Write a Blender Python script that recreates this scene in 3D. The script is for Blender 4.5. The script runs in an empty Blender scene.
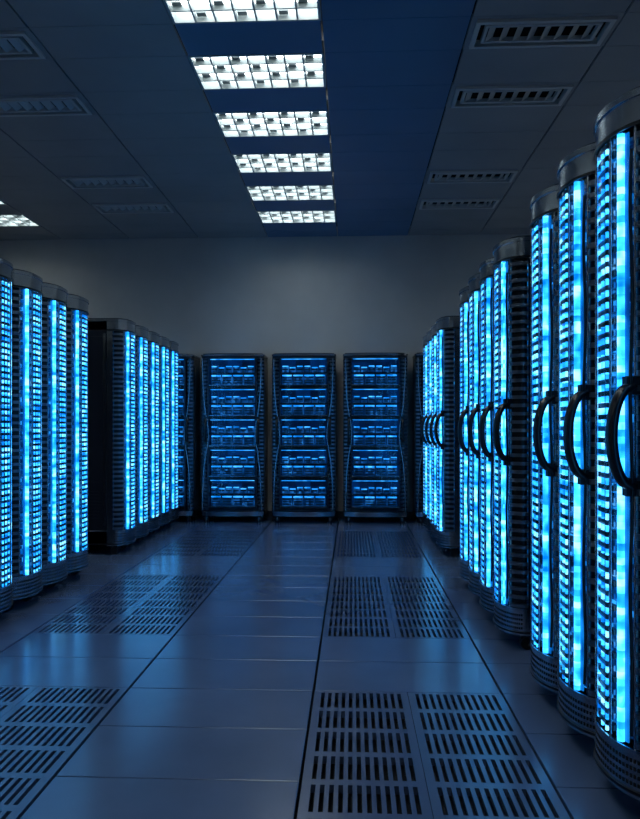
import bpy, math, random
from math import sin, cos, pi, radians
random.seed(4)
scene = bpy.context.scene
scene.view_settings.view_transform = 'Standard'
COL = scene.collection

# ------------------------------------------------------------------ materials
def new_mat(name):
    m = bpy.data.materials.new(name); m.use_nodes = True
    nt = m.node_tree
    return m, nt, nt.nodes["Principled BSDF"]

def simple(name, col, rough=0.5, metal=0.0, spec=0.5, bump=0.0, bscale=200.0, var=0.0):
    m, nt, b = new_mat(name)
    b.inputs["Base Color"].default_value = (*col, 1)
    b.inputs["Roughness"].default_value = rough
    b.inputs["Metallic"].default_value = metal
    b.inputs["Specular IOR Level"].default_value = spec
    if bump > 0 or var > 0:
        tc = nt.nodes.new("ShaderNodeTexCoord")
        n = nt.nodes.new("ShaderNodeTexNoise"); n.inputs["Scale"].default_value = bscale
        n.inputs["Detail"].default_value = 5
        nt.links.new(tc.outputs["Object"], n.inputs["Vector"])
        if bump > 0:
            bp = nt.nodes.new("ShaderNodeBump"); bp.inputs["Strength"].default_value = bump
            bp.inputs["Distance"].default_value = 0.002
            nt.links.new(n.outputs["Fac"], bp.inputs["Height"])
            nt.links.new(bp.outputs["Normal"], b.inputs["Normal"])
        if var > 0:
            n2 = nt.nodes.new("ShaderNodeTexNoise"); n2.inputs["Scale"].default_value = 1.6
            n2.inputs["Detail"].default_value = 6
            nt.links.new(tc.outputs["Object"], n2.inputs["Vector"])
            r = nt.nodes.new("ShaderNodeValToRGB")
            r.color_ramp.elements[0].position = 0.3; r.color_ramp.elements[1].position = 0.7
            r.color_ramp.elements[0].color = (*[c*(1-var) for c in col], 1)
            r.color_ramp.elements[1].color = (*[c*(1+var) for c in col], 1)
            nt.links.new(n2.outputs["Fac"], r.inputs["Fac"])
            nt.links.new(r.outputs["Color"], b.inputs["Base Color"])
    return m

def lamps(name, base, scale, lo, hi, stops, strength, rough=0.3, metal=0.5, mixn=0.5, nscale=7.0):
    """surface carrying a crisp grid of small indicator lamps and painted glow (object space cells)"""
    m, nt, b = new_mat(name)
    b.inputs["Base Color"].default_value = (*base, 1)
    b.inputs["Roughness"].default_value = rough
    b.inputs["Metallic"].default_value = metal
    tc = nt.nodes.new("ShaderNodeTexCoord")
    oi = nt.nodes.new("ShaderNodeObjectInfo")
    add = nt.nodes.new("ShaderNodeVectorMath"); add.operation = 'ADD'
    mul = nt.nodes.new("ShaderNodeVectorMath"); mul.operation = 'SCALE'
    mul.inputs["Scale"].default_value = 13.0
    cmb = nt.nodes.new("ShaderNodeCombineXYZ")
    for k in range(3): nt.links.new(oi.outputs["Random"], cmb.inputs[k])
    nt.links.new(cmb.outputs[0], mul.inputs[0])
    nt.links.new(tc.outputs["Object"], add.inputs[0]); nt.links.new(mul.outputs[0], add.inputs[1])
    mp = nt.nodes.new("ShaderNodeMapping"); mp.inputs["Scale"].default_value = scale
    nt.links.new(add.outputs[0], mp.inputs["Vector"])
    v = nt.nodes.new("ShaderNodeTexVoronoi"); v.distance='CHEBYCHEV'
    v.inputs["Scale"].default_value = 1.0; v.inputs["Randomness"].default_value = 0.0
    nt.links.new(mp.outputs["Vector"], v.inputs["Vector"])
    sep = nt.nodes.new("ShaderNodeSeparateColor"); nt.links.new(v.outputs["Color"], sep.inputs[0])
    n = nt.nodes.new("ShaderNodeTexNoise"); n.inputs["Scale"].default_value = nscale
    n.inputs["Detail"].default_value = 1
    nt.links.new(add.outputs[0], n.inputs["Vector"])
    mx = nt.nodes.new("ShaderNodeMix"); mx.data_type='FLOAT'
    mx.inputs[0].default_value = mixn
    nt.links.new(n.outputs["Fac"], mx.inputs[2]); nt.links.new(sep.outputs[0], mx.inputs[3])
    r = nt.nodes.new("ShaderNodeValToRGB")
    e = r.color_ramp.elements
    e[0].position = lo; e[0].color = (*stops[0], 1)
    e[1].position = hi; e[1].color = (*stops[-1], 1)
    for i, s in enumerate(stops[1:-1]):
        x = e.new(lo + (hi-lo)*(i+1)/(len(stops)-1)); x.color = (*s, 1)
    nt.links.new(mx.outputs[0], r.inputs["Fac"])
    nt.links.new(r.outputs["Color"], b.inputs["Emission Color"])
    b.inputs["Emission Strength"].default_value = strength
    return m

M_BODY  = simple("rack_painted_steel", (0.03, 0.038, 0.055), 0.28, 0.5, bump=0.15, bscale=300)
M_CHROME= simple("rack_dark_chrome", (0.40, 0.44, 0.50), 0.22, 1.0)
M_BLACK = simple("rack_black_plastic", (0.006, 0.007, 0.010), 0.28, 0.0)
M_RIB   = simple("rack_rib_metal", (0.20, 0.24, 0.30), 0.28, 0.9)
M_RUBBER= simple("caster_rubber", (0.012, 0.012, 0.014), 0.6)
M_HOLE  = simple("vent_hole_dark", (0.002, 0.002, 0.003), 0.9)
M_LED   = lamps("led_tube", (0.0,0.1,0.3), (3, 3, 42), 0.28, 0.68,
                [(0.0,0.08,0.34),(0.01,0.22,0.66),(0.04,0.42,0.88),(0.24,0.70,1.0)], 3.6, mixn=0.25, nscale=16.0)
M_UNIT  = lamps("server_unit_face", (0.02,0.04,0.07), (45, 45, 32), 0.38, 0.84,
                [(0.0,0.003,0.016),(0.0,0.022,0.11),(0.0,0.12,0.42),(0.04,0.42,0.95)], 1.3, mixn=0.6)
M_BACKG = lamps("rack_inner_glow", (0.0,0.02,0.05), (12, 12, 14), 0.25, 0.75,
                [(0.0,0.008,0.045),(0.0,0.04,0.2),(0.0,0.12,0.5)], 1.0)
M_GLOW  = lamps("led_glow_strip", (0.02,0.06,0.15), (2, 2, 3), 0.30, 0.70,
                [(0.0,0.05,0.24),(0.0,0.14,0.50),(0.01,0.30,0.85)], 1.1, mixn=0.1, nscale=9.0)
M_BLADE = lamps("blade_server_face", (0.04,0.07,0.11), (30, 3, 30), 0.36, 0.85,
                [(0.0,0.010,0.038),(0.0,0.03,0.12),(0.01,0.10,0.34),(0.03,0.27,0.7)], 1.0, mixn=0.4)
M_DIMG  = lamps("cabinet_inner_glow", (0.0,0.02,0.05), (5, 5, 5), 0.35, 0.75,
                [(0.0,0.003,0.015),(0.0,0.010,0.05),(0.0,0.02,0.10)], 1.0)
M_SHELFLED = lamps("shelf_led", (0,0.1,0.3), (18, 3, 3), 0.25, 0.75,
                [(0.0,0.10,0.36),(0.01,0.24,0.72),(0.08,0.48,0.95)], 1.9, mixn=0.3)

def glass_mat():
    m = bpy.data.materials.new("rack_door_glass"); m.use_nodes = True
    nt = m.node_tree; nt.nodes.clear()
    out = nt.nodes.new("ShaderNodeOutputMaterial")
    tr = nt.nodes.new("ShaderNodeBsdfTransparent"); tr.inputs[0].default_value = (0.78, 0.90, 1.0, 1)
    gl = nt.nodes.new("ShaderNodeBsdfGlossy"); gl.inputs["Roughness"].default_value = 0.05
    gl.inputs["Color"].default_value = (0.8, 0.9, 1, 1)
    fr = nt.nodes.new("ShaderNodeFresnel"); fr.inputs["IOR"].default_value = 1.4
    mx = nt.nodes.new("ShaderNodeMixShader")
    nt.links.new(fr.outputs[0], mx.inputs[0]); nt.links.new(tr.outputs[0], mx.inputs[1])
    nt.links.new(gl.outputs[0], mx.inputs[2]); nt.links.new(mx.outputs[0], out.inputs[0])
    return m
M_GLASS = glass_mat()

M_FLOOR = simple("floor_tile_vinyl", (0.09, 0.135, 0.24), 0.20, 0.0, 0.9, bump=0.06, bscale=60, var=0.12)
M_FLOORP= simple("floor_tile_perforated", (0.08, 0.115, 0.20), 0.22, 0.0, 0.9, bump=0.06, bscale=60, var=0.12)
M_SUB   = simple("subfloor_dark", (0.004,0.005,0.007), 0.9)
M_CEIL  = simple("ceiling_tile_painted", (0.34, 0.335, 0.33), 0.5, 0.0, 0.4, bump=0.1, bscale=150, var=0.08)
M_CEILB = simple("ceiling_tile_blue_glow", (0.10, 0.19, 0.32), 0.40, 0.0, 0.5, bump=0.1, bscale=150, var=0.08)  # blue light on the centre columns put into the tile colour
M_CEILD = simple("ceiling_plenum_dark", (0.01,0.01,0.012), 0.9)
M_VENT  = simple("vent_metal", (0.6,0.6,0.58), 0.45, 0.2)
M_WALL  = simple("wall_plaster", (0.52, 0.51, 0.49), 0.8, 0.0, 0.2, bump=0.4, bscale=90, var=0.07)
M_TRIM  = simple("baseboard_paint", (0.05,0.052,0.06), 0.5)
M_CELLSHADE  = simple("light_cell_shade", (0.22,0.24,0.24), 0.4, 0.3)
M_BAFF  = simple("light_baffle_frosted", (0.42,0.46,0.46), 0.5, 0.0)
m, nt, b = new_mat("light_diffuser")
b.inputs["Base Color"].default_value = (0.8,0.8,0.8,1)
b.inputs["Emission Color"].default_value = (0.88, 0.98, 1.0, 1)
b.inputs["Emission Strength"].default_value = 6.0
M_DIFF = m
m, nt, b = new_mat("added_blue_uplight")  # added emissive strips, hidden on rack tops, to tint wall and ceiling blue
b.inputs["Base Color"].default_value = (0.1,0.2,0.4,1)
b.inputs["Emission Color"].default_value = (0.03, 0.25, 0.7, 1)
b.inputs["Emission Strength"].default_value = 1.0
M_UP = m

# ------------------------------------------------------------------ mesh builder
class MB:
    def __init__(s): s.v=[]; s.f=[]; s.m=[]; s.sm=[]; s.mats=[]
    def mi(s, mat):
        if mat not in s.mats: s.mats.append(mat)
        return s.mats.index(mat)
    def add(s, vs, fs, mat, smooth=False):
        o=len(s.v); s.v.extend(vs); k=s.mi(mat)
        for f in fs:
            s.f.append([i+o for i in f]); s.m.append(k); s.sm.append(smooth)
    def box(s,x0,x1,y0,y1,z0,z1,mat):
        vs=[(x,y,z) for z in (z0,z1) for y in (y0,y1) for x in (x0,x1)]
        s.add(vs,[(0,2,3,1),(4,5,7,6),(0,1,5,4),(2,6,7,3),(0,4,6,2),(1,3,7,5)],mat)
    def prism(s,prof,z0,z1,mat,smooth=True,caps=True):
        n=len(prof)
        vs=[(x,y,z0) for x,y in prof]+[(x,y,z1) for x,y in prof]
        s.add(vs,[(i,(i+1)%n,n+(i+1)%n,n+i) for i in range(n)],mat,smooth)
        if caps:
            s.add(vs,[tuple(range(n-1,-1,-1)),tuple(range(n,2*n))],mat)
    def strip(s,prof,z0,z1,mat):
        n=len(prof)
        vs=[(x,y,z0) for x,y in prof]+[(x,y,z1) for x,y in prof]
        s.add(vs,[(i,i+1,n+i+1,n+i) for i in range(n-1)],mat,True)
    def tube(s,path,r,mat,seg=8,flat=1.0):
        n=len(path); vs=[]
        for i,p in enumerate(path):
            a=path[max(i-1,0)]; c=path[min(i+1,n-1)]
            t=[c[k]-a[k] for k in range(3)]; L=math.sqrt(sum(q*q for q in t)) or 1
            t=[q/L for q in t]
            ref=(1,0,0) if abs(t[0])<0.8 else (0,1,0)
            u=[t[1]*ref[2]-t[2]*ref[1], t[2]*ref[0]-t[0]*ref[2], t[0]*ref[1]-t[1]*ref[0]]
            L=math.sqrt(sum(q*q for q in u)); u=[q/L for q in u]
            w=[t[1]*u[2]-t[2]*u[1], t[2]*u[0]-t[0]*u[2], t[0]*u[1]-t[1]*u[0]]
            for j in range(seg):
                A=2*pi*j/seg
                vs.append(tuple(p[k]+r*(cos(A)*u[k]+flat*sin(A)*w[k]) for k in range(3)))
        fs=[(i*seg+j,i*seg+(j+1)%seg,(i+1)*seg+(j+1)%seg,(i+1)*seg+j) for i in range(n-1) for j in range(seg)]
        s.add(vs,fs,mat,True)
        s.add(vs,[tuple(range(seg-1,-1,-1)),tuple(range((n-1)*seg,n*seg))],mat)
    def mesh(s,name):
        me=bpy.data.meshes.new(name); me.from_pydata(s.v,[],s.f)
        for mt in s.mats: me.materials.append(mt)
        me.polygons.foreach_set("material_index",s.m)
        me.polygons.foreach_set("use_smooth",s.sm)
        me.update(); return me

def place(me,name,loc=(0,0,0),rz=0):
    o=bpy.data.objects.new(name,me); o.location=loc; o.rotation_euler=(0,0,rz)
    COL.objects.link(o); return o

# ------------------------------------------------------------------ racks
def bulge(W,b,a0=180,a1=360,n=24,s=1.0,y0=0.0):
    out=[]
    for i in range(n+1):
        A=radians(a0+(a1-a0)*i/n)
        out.append((s*W/2*cos(A), y0-s*b*abs(sin(A))**0.85))
    return out

def casters(mb,W,D):
    for sx in (-1,1):
        for y in (0.0,D-0.07):
            x=sx*(W/2-0.07)
            for dx in (-0.018,0.018):
                mb.tube([(x+dx-0.009,y,0.036),(x+dx+0.009,y,0.036)],0.036,M_RUBBER,14)
            mb.box(x-0.008,x+0.008,y-0.016,y+0.016,0.03,0.085,M_CHROME)
            mb.box(x-0.035,x+0.035,y-0.035,y+0.035,0.075,0.092,M_BLACK)

def full_prof(W,D,b,g=0.0):
    p=bulge(W+2*g,b+g)
    return p+[(W/2+g,D),(-W/2-g,D)]

def side_panels(mb,W,D,H):
    for sx in (-1,1):
        xa,xb=sorted((sx*W/2,sx*(W/2+0.004)))
        mb.box(xa,xb,0.07,0.10,0.3,H-0.16,M_CHROME)
        mb.box(xa,xb,D-0.05,D-0.02,0.3,H-0.16,M_BODY)
        mb.box(xa,xb,0.10,D-0.05,H-0.19,H-0.16,M_BODY)
        mb.box(xa,xb,0.10,D-0.05,0.72,0.74,M_BODY)
        for k in range(9):
            z=0.36+k*0.034
            mb.box(xa,xb,0.14,D-0.1,z,z+0.014,M_BODY)

def handle(mb,x,y,nx,ny,zc,hh,out=0.055,r=0.014):
    path=[]
    for i in range(21):
        t=-1+2*i/20
        o=out*max(0,1-t*t)**0.5
        path.append((x+nx*o,y+ny*o,zc+t*hh))
    mb.tube(path,r,M_BLACK,10,1.5)
    for t in (-1,1):
        mb.box(x-0.02,x+0.02,y-0.025,y+0.02,zc+t*hh-0.03,zc+t*hh+0.03,M_BLACK)

def side_rack(with_handle=True):
    W,D,H,b=0.45,0.72,2.41,0.15
    mb=MB(); casters(mb,W,D)
    zb,zt=0.25,H-0.13
    mb.box(-W/2,W/2,0.06,D,0.092,H-0.02,M_BODY)
    for sx in (-1,1):
        xa,xb=sorted((sx*W/2,sx*(W/2-0.022)))
        mb.box(xa,xb,0.0,0.06,zb,zt,M_CHROME)
    mb.prism(full_prof(W,D,b),0.092,zb,M_CHROME)
    mb.prism(full_prof(W,D,b,0.006),0.105,0.115,M_BLACK)
    mb.prism(full_prof(W,D,b,0.006),zb-0.014,zb,M_CHROME)
    hp=bulge(W,b,n=40,s=1.006)
    for k in range(2,39,1):
        x0,y0=hp[k-1]; x1,y1=hp[k]
        x1=x0+(x1-x0)*0.6; y1=y0+(y1-y0)*0.6
        for z in (0.13,0.155,0.18,0.205):
            mb.add([(x0,y0,z),(x1,y1,z),(x1,y1,z+0.012),(x0,y0,z+0.012)],[(0,1,2,3)],M_HOLE)
    mb.prism(full_prof(W,D,b),zt,H-0.012,M_CHROME)
    mb.prism(full_prof(W,D,b,0.006),zt,zt+0.012,M_BLACK)
    mb.prism(full_prof(W,D,b,0.006),H-0.035,H-0.012,M_CHROME)
    mb.prism(full_prof(W-0.03,D-0.02,b-0.015),H-0.012,H,M_BODY)
    mb.box(-0.15,0.15,0.25,0.40,H-0.001,H+0.006,M_UP)
    # inner lining and stacked servers
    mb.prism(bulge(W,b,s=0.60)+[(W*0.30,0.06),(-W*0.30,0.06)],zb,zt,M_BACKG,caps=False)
    n=25; p=(zt-zb)/n
    for k in range(n):
        z=zb+k*p
        mb.prism(bulge(W,b,s=0.76)+[(W*0.38,0.06),(-W*0.38,0.06)],z+0.010,z+p*0.52,M_UNIT)
        mb.prism(bulge(W,b,s=0.82)+[(W*0.41,0.06),(-W*0.41,0.06)],z+p*0.60,z+p*0.78,M_RIB)
    # LED tubes behind the glass, with emissive strips painting their wide blue glow
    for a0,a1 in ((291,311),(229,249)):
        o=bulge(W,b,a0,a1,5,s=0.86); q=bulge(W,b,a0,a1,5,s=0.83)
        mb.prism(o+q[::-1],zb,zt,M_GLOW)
    for A,r in ((239,0.013),(301,0.013),(276,0.006),(264,0.006)):
        x=0.91*W/2*cos(radians(A)); y=-0.91*b*abs(sin(radians(A)))**0.85
        mb.tube([(x,y,zb+(zt-zb)*i/12) for i in range(13)],r,M_LED,8)
    for k in range(n*2):
        z=zb+(k+0.5)*p/2
        for a0,a1 in ((283,292),(248,257),(260,280)):
            pr=bulge(W,b,a0,a1,4,s=0.955); q=bulge(W,b,a0,a1,4,s=0.84)
            mb.prism(pr+q[::-1],z,z+p*0.22,M_RIB if k%2 else M_BLACK)
    nr=42; pr_=(zt-zb)/nr
    for a0,a1 in ((181,219),(321,359)):
        o=bulge(W,b,a0,a1,8,s=0.92); q=bulge(W,b,a0,a1,8,s=0.85)
        mb.prism(o+q[::-1],zb,zt,M_BLACK)
    for k in range(nr):
        z=zb+k*pr_
        for a0,a1 in ((181,217),(323,359)):
            o=bulge(W,b,a0,a1,8,s=1.035); q=bulge(W,b,a0,a1,8,s=0.90)
            mb.prism(o+q[::-1],z+0.006,z+pr_*0.52,M_RIB)
    mb.strip(bulge(W,b,218,322,20,s=0.985),zb,zt,M_GLASS)
    for a0,a1 in ((217,220),(320,323),(250,252),(288,290)):
        o=bulge(W,b,a0,a1,3,s=1.012); q=bulge(W,b,a0,a1,3,s=0.97)
        mb.prism(o+q[::-1],zb,zt,M_CHROME)
    side_panels(mb,W,D,H)
    if with_handle:
        A=radians(318); x=W/2*cos(A); y=-b*abs(sin(A))**0.85
        handle(mb,x,y,0.25,-0.97,1.27,0.165,0.075,0.018)
        mb.tube([(x+0.02,y-0.01+0.004*math.sin(i),0.9+0.1*i-0.6) for i in range(20)],0.006,M_BLACK,6)
    return mb.mesh("side_rack_mesh")

def back_rack():
    W,D,H,b=0.86,0.40,2.30,0.10
    mb=MB(); casters(mb,W,D)
    zb,zt=0.17,H-0.07
    mb.box(-W/2,W/2,0.10,D,0.092,H-0.02,M_BODY)
    mb.prism(full_prof(W,D,b),0.092,zb,M_CHROME)
    mb.prism(full_prof(W,D,b,0.006),zb-0.015,zb,M_BLACK)
    mb.prism(full_prof(W,D,b),zt,H-0.012,M_BODY)
    mb.prism(full_prof(W,D,b,0.008),H-0.035,H-0.012,M_CHROME)
    mb.prism(full_prof(W-0.03,D-0.02,b-0.015),H-0.012,H,M_BODY)
    mb.box(-0.3,0.3,0.2,0.32,H-0.001,H+0.006,M_UP)
    for sx in (-1,1):
        xa,xb=sorted((sx*W/2,sx*(W/2-0.10)))
        mb.box(xa,xb,0.0,0.10,zb,zt,M_BODY)
        xa,xb=sorted((sx*0.318,sx*0.335))
        mb.box(xa,xb,-0.085,0.05,zb,zt,M_BODY)
        nr=40; pr_=(zt-zb)/nr
        for k in range(nr):
            z=zb+k*pr_
            a=(181,212) if sx<0 else (328,359)
            o=bulge(W,b,a[0],a[1],6,s=1.02); q=bulge(W,b,a[0],a[1],6,s=0.9)
            mb.prism(o+q[::-1],z+0.008,z+pr_*0.6,M_RIB)
        path=[]
        for i in range(25):
            t=i/24; zz=zb+t*(zt-zb)
            xo=0.385-0.05*math.exp(-((t-0.5)/0.14)**2)+0.015*math.cos(2*pi*t)
            path.append((sx*xo,-0.085,zz))
        mb.tube(path,0.011,M_CHROME,6)
    mb.box(-0.32,0.32,0.08,0.10,zb,zt,M_DIMG)
    nb=5; hb=(zt-zb)/nb
    for k in range(nb):
        z=zb+k*hb
        mb.box(-0.318,0.318,-0.075,0.09,z,z+0.055,M_BLACK)
        mb.box(-0.318,0.318,-0.082,-0.074,z+0.046,z+0.054,M_CHROME)
        # four wide chassis with slats and a bright top edge
        za,zc=z+0.062,z+hb*0.46
        w=0.60/4
        for j in range(4):
            x0=-0.30+j*w
            mb.box(x0+0.010,x0+w-0.010,-0.03,0.08,za,zc,M_BLADE)
            for q in range(3):
                zz=za+(zc-za)*(0.10+0.27*q)
                mb.box(x0+0.016,x0+w-0.016,-0.042,-0.028,zz,zz+0.015,M_BLACK)
            mb.box(x0+0.012,x0+w-0.012,-0.046,-0.03,zc-0.018,zc,M_SHELFLED)
        mb.box(-0.318,0.318,-0.06,0.09,z+hb*0.49,z+hb*0.54,M_BLACK)
        # shorter row of six
        za,zc=z+hb*0.55,z+hb*0.76; w=0.60/6
        for j in range(6):
            x0=-0.30+j*w
            hgt=zc-(0.018 if j%3==1 else 0)
            mb.box(x0+0.009,x0+w-0.009,-0.02,0.08,za,hgt,M_BLADE)
            mb.box(x0+0.012,x0+w-0.012,-0.034,-0.02,za+0.03,za+0.045,M_BLACK)
            mb.box(x0+0.012,x0+w-0.012,-0.034,-0.02,hgt-0.014,hgt,M_SHELFLED)
        mb.box(-0.30,0.30,-0.05,-0.03,z+hb*0.965,z+hb*0.985,M_SHELFLED)
    mb.strip(bulge(W,b,212,328,24,s=0.99),zb,zt,M_GLASS)
    for sx in (-1,1):
        handle(mb,sx*0.36,-0.085,0,-1,1.25,0.16,0.05,0.012)
    side_panels(mb,W,D,H)
    return mb.mesh("back_rack_mesh")

SR=side_rack(); SL=side_rack(False); BR=back_rack()
RX,LX,B=0.87,-2.28,0.15
for y in (2.09,2.56,3.03,3.50, 4.43,4.90,5.37,5.84, 7.44,7.91,8.38,8.85):
    place(SR,"server_rack",(RX+B,y,0),-pi/2)
for y in (3.72,4.19,4.66,5.13,5.60,6.07, 7.44,7.91,8.38,8.85,9.32):
    place(SL,"server_rack",(LX-B,y,0),pi/2)
for i in range(-3,3):
    place(BR,"server_cabinet",(-0.656+0.971*i+0.0,9.78,0),0)

# ------------------------------------------------------------------ room shell
XL,XR,YF,YB=-7.0,4.4,-3.0,10.27
ZC=1.3+2.72
def slab(name,x0,x1,y0,y1,z0,z1,mat):
    mb=MB(); mb.box(x0,x1,y0,y1,z0,z1,mat); return place(mb.mesh(name),name)
slab("wall_back",XL,XR,YB,YB+0.15,-0.1,ZC+0.3,M_WALL)
slab("wall_front",XL,XR,YF-0.15,YF,-0.1,ZC+0.3,M_WALL)
slab("wall_left",XL-0.15,XL,YF,YB,-0.1,ZC+0.3,M_WALL)
slab("wall_right",XR,XR+0.15,YF,YB,-0.1,ZC+0.3,M_WALL)
slab("baseboard_back",XL,XR,YB-0.015,YB,0,0.1,M_TRIM)

mb=MB()
mb.box(XL,XR,YF,YB,-0.1,-0.05,M_SUB)
TX,TY=0.46,0.455
g=0.003
x_org,y_org=-0.189,3.545
def plain(x0,x1,y0,y1):
    c=0.002
    vs=[(x0,y0,-c),(x1,y0,-c),(x1,y1,-c),(x0,y1,-c),(x0+c,y0+c,0),(x1-c,y0+c,0),(x1-c,y1-c,0),(x0+c,y1-c,0),
        (x0,y0,-0.03),(x1,y0,-0.03),(x1,y1,-0.03),(x0,y1,-0.03)]
    mb.add(vs,[(4,5,6,7),(0,1,5,4),(1,2,6,5),(2,3,7,6),(3,0,4,7),(8,9,1,0),(9,10,2,1),(10,11,3,2),(11,8,0,3)],M_FLOOR)
def perf(x0,x1,y0,y1):
    ns=12; mx=0.026
    pw=(x1-x0-2*mx)/ns; sw=pw*0.50
    xs=[x0]
    for k in range(ns):
        c=x0+mx+(k+0.5)*pw
        xs+= [c-sw/2,c+sw/2]
    xs.append(x1)
    L=(y1-y0); sl=L*0.41
    ys=[y0]
    for k in range(2):
        c=y0+L*(0.25+0.5*k)
        ys+=[c-sl/2,c+sl/2]
    ys.append(y1)
    nx,ny=len(xs),len(ys)
    vs=[(x,y,0) for y in ys for x in xs]+[(x,y,-0.03) for y in ys for x in xs]
    fs=[]; N=nx*ny
    for j in range(ny-1):
        for i in range(nx-1):
            a=j*nx+i; b_=a+1; c=a+nx+1; d=a+nx
            if i%2==1 and j%2==1:
                fs+=[(a,b_,b_+N,a+N),(b_,c,c+N,b_+N),(c,d,d+N,c+N),(d,a,a+N,d+N)]
            else: fs.append((a,b_,c,d))
    for i in range(nx-1):
        fs.append((i+N,i+1+N,i+1,i))
        a=(ny-1)*nx+i; fs.append((a,a+1,a+1+N,a+N))
    for j in range(ny-1):
        a=j*nx; fs.append((a,a+nx,a+nx+N,a+N))
        a=j*nx+nx-1; fs.append((a+N,a+nx+N,a+nx,a))
    mb.add(vs,fs,M_FLOORP)
i0=-16; i1=12
j0=int(math.floor((YF-y_org)/TY)); j1=int(math.ceil((YB-y_org)/TY))
for I in range(i0,i1,2):                  # double-width solid tiles, paired grilles
    for j in range(j0,j1):
        ya=max(YF,y_org+j*TY)+g; yb=min(YB,y_org+(j+1)*TY)-g
        if yb-ya<0.03: continue
        ga=0.006
        if I in (0,-4) and (j%6) in (2,3,4,5):
            for q in (0,1):
                xa=x_org+(I+q)*TX+(ga if q==0 else 0.001); xb=x_org+(I+q+1)*TX-(0.001 if q==0 else ga)
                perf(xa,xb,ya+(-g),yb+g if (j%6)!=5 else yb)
        else:
            xa=max(XL,x_org+I*TX)+ga; xb=min(XR,x_org+(I+2)*TX)-ga
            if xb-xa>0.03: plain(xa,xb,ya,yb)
place(mb.mesh("floor"),"floor")

mb=MB()
mb.box(XL,XR,YF,YB,ZC+0.14,ZC+0.3,M_CEILD)
rows=[]; far=9.56
while far-0.53>YF-1:
    rows.append((far-0.53,far,'L')); rows.append((far-0.95,far-0.53,'G')); far-=0.95
rows.append((9.56,9.98,'G')); rows.append((9.98,10.51,'L'))
light_cols=[-9,-5,-1,3]
vent_cols=[-3,1]
lights=[];vents=[]
for kx in range(-8,6):
    xa=-0.205+kx; xb=xa+1.0
    for (ya,yb,t) in rows:
        X0,X1,Y0,Y1=max(xa,XL),min(xb,XR),max(ya,YF),min(yb,YB)
        if X1-X0<0.02 or Y1-Y0<0.02: continue
        if t=='L' and kx in light_cols and -1<ya<9.9 and X1-X0>0.99:
            lights.append((xa,ya)); continue
        if t=='G' and kx in vent_cols and -1<ya<9.2 and not (6.6<ya<6.8 or 2.8<ya<3.0):
            vents.append((xa,ya)); continue
        gg=0.006
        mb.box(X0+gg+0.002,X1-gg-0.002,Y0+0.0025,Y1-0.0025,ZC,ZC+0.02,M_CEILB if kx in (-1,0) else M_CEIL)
place(mb.mesh("ceiling"),"ceiling")

mb=MB(); LW,LL=1.0,0.53
for (a,b_,c,d) in ((0,LW,0,0.02),(0,LW,LL-0.02,LL),(0,0.02,0.02,LL-0.02),(LW-0.02,LW,0.02,LL-0.02)):
    mb.box(a+0.001,b_-0.001,c+0.001,d-0.001,ZC-0.004,ZC+0.09,M_BAFF)
mb.box(0.02,LW-0.02,0.02,LL-0.02,ZC+0.085,ZC+0.095,M_DIFF)
nxc,nyc=7,4
cw=(LW-0.04)/nxc; cl=(LL-0.04)/nyc
for i in range(1,nxc):
    x=0.02+cw*i; mb.box(x-0.006,x+0.006,0.02,LL-0.02,ZC+0.0,ZC+0.04,M_BAFF)
for j in range(1,nyc):
    y=0.02+cl*j; mb.box(0.02,LW-0.02,y-0.006,y+0.006,ZC+0.0,ZC+0.04,M_BAFF)
for i in range(nxc):
    for j in range(nyc):
        if (i+j)%2==0:
            x=0.02+cw*i; y=0.02+cl*j
            mb.box(x+cw*0.10,x+cw*0.55,y+cl*0.58,y+cl*0.96,ZC+0.03,ZC+0.038,M_CELLSHADE)  # dark plate put in for the shaded half of alternate cells
LM=mb.mesh("ceiling_light_mesh")
for (x,y) in lights: place(LM,"ceiling_light",(x,y,0))

mb=MB(); VW,VL=1.0,0.42
def ring(x0,x1,y0,y1,w,z0,z1,mat):
    mb.box(x0,x1,y0,y0+w,z0,z1,mat); mb.box(x0,x1,y1-w,y1,z0,z1,mat)
    mb.box(x0,x0+w,y0+w,y1-w,z0,z1,mat); mb.box(x1-w,x1,y0+w,y1-w,z0,z1,mat)
ring(0.002,VW-0.002,0.002,VL-0.002,0.04,ZC,ZC+0.02,M_CEIL)
ring(0.04,VW-0.04,0.04,VL-0.04,0.03,ZC-0.02,ZC+0.03,M_VENT)
mb.box(0.05,VW-0.05,0.05,VL-0.05,ZC+0.09,ZC+0.10,M_CEILD)
ring(0.11,VW-0.11,0.10,VL-0.10,0.022,ZC-0.012,ZC+0.02,M_VENT)
nf=8
for i in range(nf):
    x=0.17+(VW-0.34)*i/(nf-1)
    vs=[(x-0.030,0.122,ZC-0.012),(x+0.022,0.122,ZC+0.02),(x+0.022,0.298,ZC+0.02),(x-0.030,0.298,ZC-0.012)]
    vs+=[(a,b_,c+0.006) for a,b_,c in vs]
    mb.add(vs,[(3,2,1,0),(4,5,6,7),(0,1,5,4),(1,2,6,5),(2,3,7,6),(3,0,4,7)],M_VENT)
VM=mb.mesh("air_vent_mesh")
for (x,y) in vents: place(VM,"ceiling_air_vent",(x,y,0))

# ------------------------------------------------------------------ world + camera
w=bpy.data.worlds.new("World"); scene.world=w; w.use_nodes=True
bg=w.node_tree.nodes["Background"]; bg.inputs[0].default_value=(0.02,0.05,0.12,1); bg.inputs[1].default_value=0.1

cam=bpy.data.cameras.new("camera"); co=bpy.data.objects.new("camera",cam); COL.objects.link(co)
co.location=(0,0,1.3)
co.rotation_euler=(pi/2,0,math.atan(32/720))
cam.sensor_fit='VERTICAL'; cam.sensor_height=36; cam.lens=720/819*36
cam.shift_y=17.5/819
cam.clip_start=0.05
scene.camera=co
